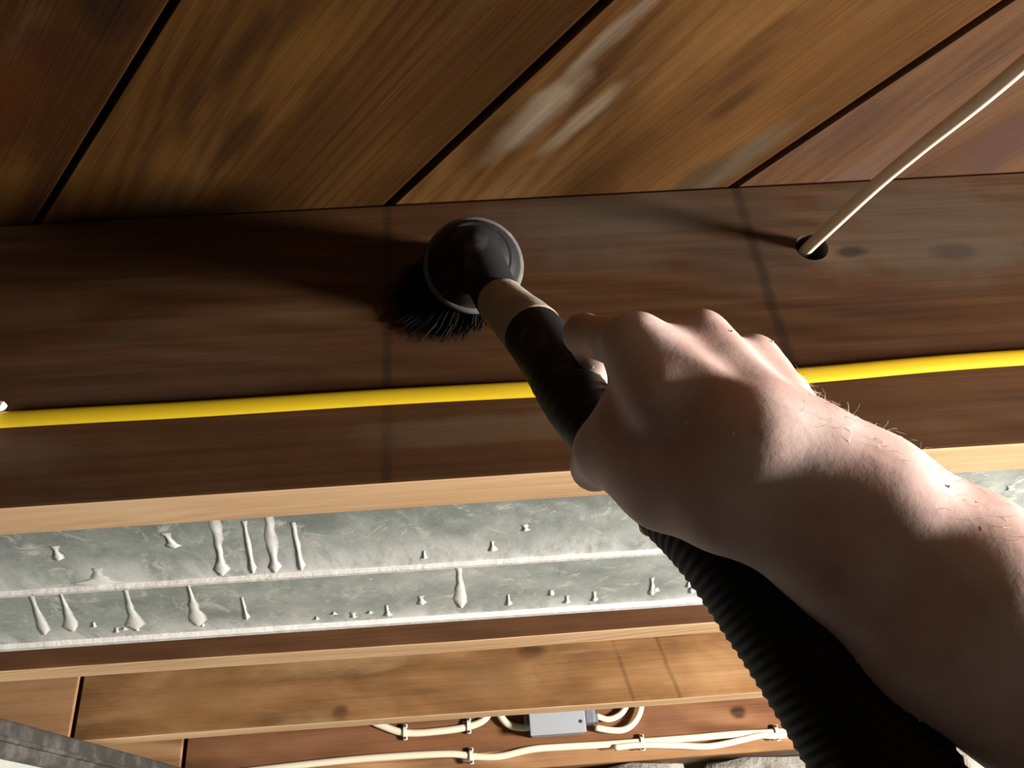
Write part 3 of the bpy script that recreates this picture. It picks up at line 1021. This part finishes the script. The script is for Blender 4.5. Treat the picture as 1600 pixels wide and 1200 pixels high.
# relax the surface a little
for it in range(3):
    acc = np.zeros_like(vs); cnt = np.zeros(len(vs))
    for k in range(4):
        a = fs[:, k]; b_ = fs[:, (k + 1) % 4]
        np.add.at(acc, a, vs[b_]); np.add.at(acc, b_, vs[a]); np.add.at(cnt, a, 1); np.add.at(cnt, b_, 1)
    vs = vs * .5 + .5 * acc / cnt[:, None]
person = mesh_obj('person', vs - wrist, fs.tolist(), M['skin'], None, True, Vector(wrist))
tag(person, 'bare right forearm and hand reaching up, fist closed around the black hose grip', 'person')
# short dark sleeve over the upper arm, outside the picture
sp = np.array([elbow * .62 + shoulder * .38, elbow * .4 + shoulder * .6, elbow * .1 + shoulder * .9, shoulder + (shoulder - elbow) * .28])
sp, _ = resample(catmull(sp, 8), .006)
v2, f2 = sweep(sp, np.interp(np.linspace(0, 1, len(sp)), [0, .7, .86, .95, 1], [.055, .066, .060, .040, .008]) + .0015 * np.sin(np.arange(len(sp)) * .9), 28)
mesh_obj('sleeve', [np.array(v) - wrist for v in v2], f2, M['sleeve'], person, True)
# fine hairs and dust on the skin
hv_ = []; hf_ = []; sv_ = []; sf_ = []
nrm = np.zeros_like(vs)
fa = np.cross(vs[fs[:, 2]] - vs[fs[:, 0]], vs[fs[:, 3]] - vs[fs[:, 1]])
for k in range(4): np.add.at(nrm, fs[:, k], fa)
nrm /= np.linalg.norm(nrm, axis=1)[:, None] + 1e-12
tpos = (vs - wrist) @ axd
facing = nrm @ side_up
cand = np.where((tpos > -.005) & (tpos < .14) & (facing > .55))[0]
for vi in rng.choice(cand, 230, replace=False):
    p = vs[vi]; n_ = nrm[vi]
    d = n_ * .5 + axd * rng.uniform(-.3, .9) + rng.normal(0, .35, 3)
    d /= np.linalg.norm(d); L = rng.uniform(.004, .0085)
    side = np.cross(d, n_); side /= np.linalg.norm(side) + 1e-9
    bend = n_ * -.0012 + side * rng.normal(0, .0012)
    i0 = len(hv_)
    for t in (0, .5, 1):
        q = p + d * L * t + bend * t * t * 2
        wd = .00007 * (1 - .6 * t)
        e2 = np.cross(d, side)
        hv_ += [q + side * wd, q - side * wd * .5 + e2 * wd, q - side * wd * .5 - e2 * wd]
    for q in (0, 3):
        for j in range(3):
            hf_.append((i0 + q + j, i0 + q + (j + 1) % 3, i0 + q + 3 + (j + 1) % 3, i0 + q + 3 + j))
o = mesh_obj('arm_hair', [v - wrist for v in hv_], hf_, M['hair'], person); o['kind'] = 'stuff'
cand = np.where((tpos > -.09) & (tpos < .14) & ((nrm @ -CF) > .25))[0]
bm = bmesh.new()
for vi in rng.choice(cand, 14, replace=False):
    r_ = rng.uniform(.0003, .0007)
    m_ = Matrix.Translation(Vector(vs[vi] - wrist + nrm[vi] * r_ * .4)) @ Matrix.Diagonal((1, 1, 1, 1))
    bmesh.ops.create_icosphere(bm, subdivisions=1, radius=r_, matrix=m_)
o = bm_obj('dust_specks', bm, M['speck'], person, True); o['kind'] = 'stuff'
